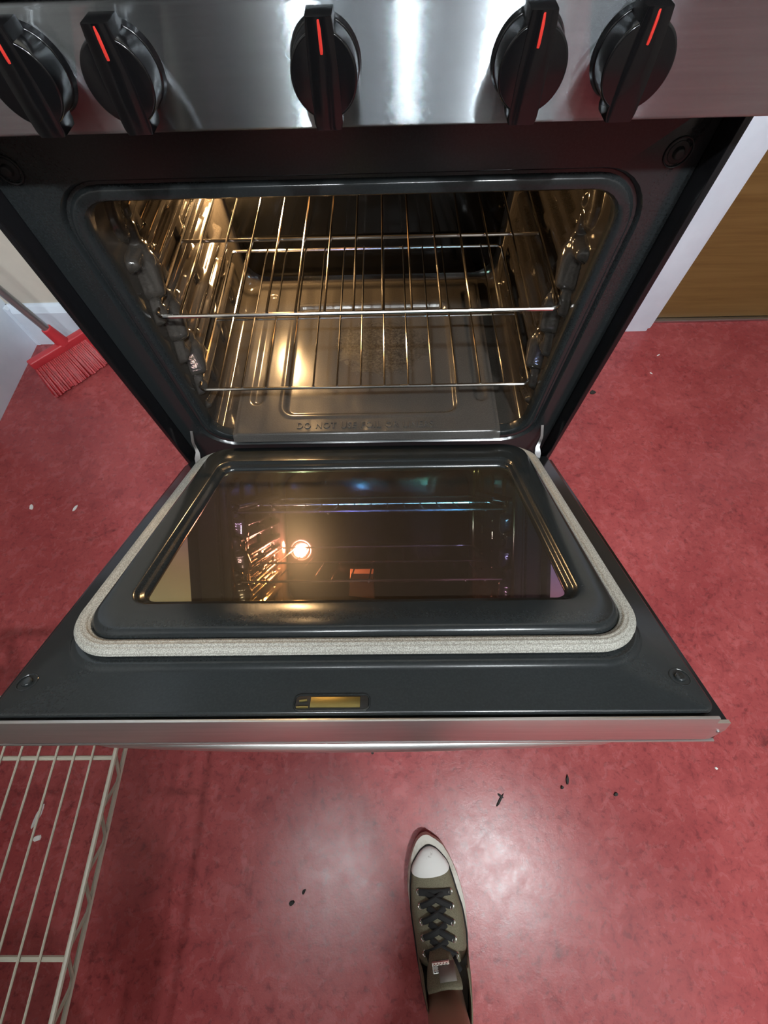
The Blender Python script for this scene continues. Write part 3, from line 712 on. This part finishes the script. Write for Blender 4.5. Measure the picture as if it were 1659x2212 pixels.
def arm(s):                                  # hands clasped loosely behind the back
    sh = bv((.02+s*.178, -1.06, 1.41), .050, ch); u = bv((.02+s*.200, -1.14, 1.27), .044, sh); e = bv((.02+s*.205, -1.22, 1.12), .036, u); fo = bv((.02+s*.155, -1.265, 1.04), .033, e); wr = bv((.02+s*.095, -1.295, .97), .024, fo)
    pm = bv((.02+s*.055, -1.31, .935), (.018, .034), wr)
    for j in range(4):
        z = .955-.018*j; ln_ = (.060, .074, .080, .070)[j]
        k1 = bv((.02+s*.022, -1.312-.003*j, z-.012), .0098, pm); k2 = bv((.02+s*(.022-ln_*.40), -1.318-.004*j-s*.012, z-.028), .0090, k1); k3 = bv((.02+s*(.022-ln_*.62), -1.312-s*.012, z-.050), .0083, k2); bv((.02+s*(.022-ln_*.70), -1.302-s*.012, z-.066), .0075, k3)
    t1 = bv((.02+s*.040, -1.300, .975), .012, pm); t2 = bv((.02+s*.012, -1.304, .985), .0105, t1); bv((.02-s*.012, -1.308, .984), .009, t2)
arm(-1); arm(1)
skinned('body', BV, BE, 0, M['skin'])
# clothes
tv = [(.135, -1.06, 1.02, (.158, .115)), (.135, -1.07, .94, (.160, .118))]; te = [(0, 1)]
for Hp, K, A in ((HR, KR, AR), (HL, KL, AL)):
    i = len(tv); tv += [(*(Hp+V(0, 0, -.02)), .104), (*(Hp+(K-Hp)*.5), .094), (*K, .076), (*(K+(A-K)*.35), .072), (*(K+(A-K)*.50), .068)]
    te += [(1, i), (i, i+1), (i+1, i+2), (i+2, i+3), (i+3, i+4)]
skinned('trousers', tv, te, 1, M['trousers'])
tv = [(.135, -1.07, .93, (.150, .118)), (.13, -1.06, 1.02, (.176, .138)), (.125, -1.04, 1.14, (.172, .130)), (.125, -.995, 1.30, (.188, .142)), (.125, -.965, 1.41, (.130, .105)), (.125, -.94, 1.455, (.085, .075))]; te = [(0, 1), (1, 2), (2, 3), (3, 4), (4, 5)]
for s in (-1, 1):
    i = len(tv); tv += [(.135+s*.178, -1.0, 1.41, .064), (.135+s*.200, -1.08, 1.27, .058), (.135+s*.203, -1.12, 1.20, .055)]; te += [(3, i), (i, i+1), (i+1, i+2)]
skinned('shirt', tv, te, 1, M['shirt'])
bm = B(); ball(bm, (-.01, -1.052, 1.715), .098, (.86, 1.0, .92), 28)
for v in list(bm.verts):
    if v.co.y > -1.0 and v.co.z < 1.735 or v.co.z < 1.635: bm.verts.remove(v)
bm.transform(Matrix.Translation(HO)); q = obj('hair', bm, M['hair'], pe).modifiers.new('thickness', 'SOLIDIFY'); q.thickness = .012
bm = B(); loft(bm, [[Vector((-.01+x*w, y, z)) for x in (-1, -.4, .4, 1)] for w, y, z in ((.006, -.944, 1.69), (.010, -.934, 1.665), (.016, -.920, 1.642), (.012, -.938, 1.632))], closed=False, cap0=False); bm.transform(Matrix.Translation(HO)); q = obj('nose', bm, M['skin'], pe).modifiers.new('thickness', 'SOLIDIFY'); q.thickness = .006
for s in (-1, 1):
    bm = B(); ball(bm, (-.01+s*.031, -.957, 1.682), .0098, (1.1, 1, .8)); bm.transform(Matrix.Translation(HO)); e_ = obj('eye', bm, M['eye'], pe)
    bm = B(); ball(bm, (-.01+s*.031, -.9515, 1.682), .0048); bm.transform(Matrix.Translation(HO)); obj('iris', bm, M['hair'], e_)
    bm = B(); ball(bm, (-.01+s*.074, -1.03, 1.665), .026, (.35, .7, 1.2)); bm.transform(Matrix.Translation(HO)); obj('ear', bm, M['skin'], pe)
bm = B(); ball(bm, (-.01, -.948, 1.605), .022, (1, .35, .32)); bm.transform(Matrix.Translation(HO)); obj('lips', bm, mat('lips', (.30, .10, .09), .4), pe)
# the other shoe, a mirrored twin behind and out of the picture
def twin(o, parent, root):
    c = o.copy(); COL.objects.link(c); c.parent = parent
    if root: c.scale = (-1, 1, 1); c.location = (-.04, -.31, 0)
    for ch in list(o.children): twin(ch, c, False)
twin(shoe, pe, True)
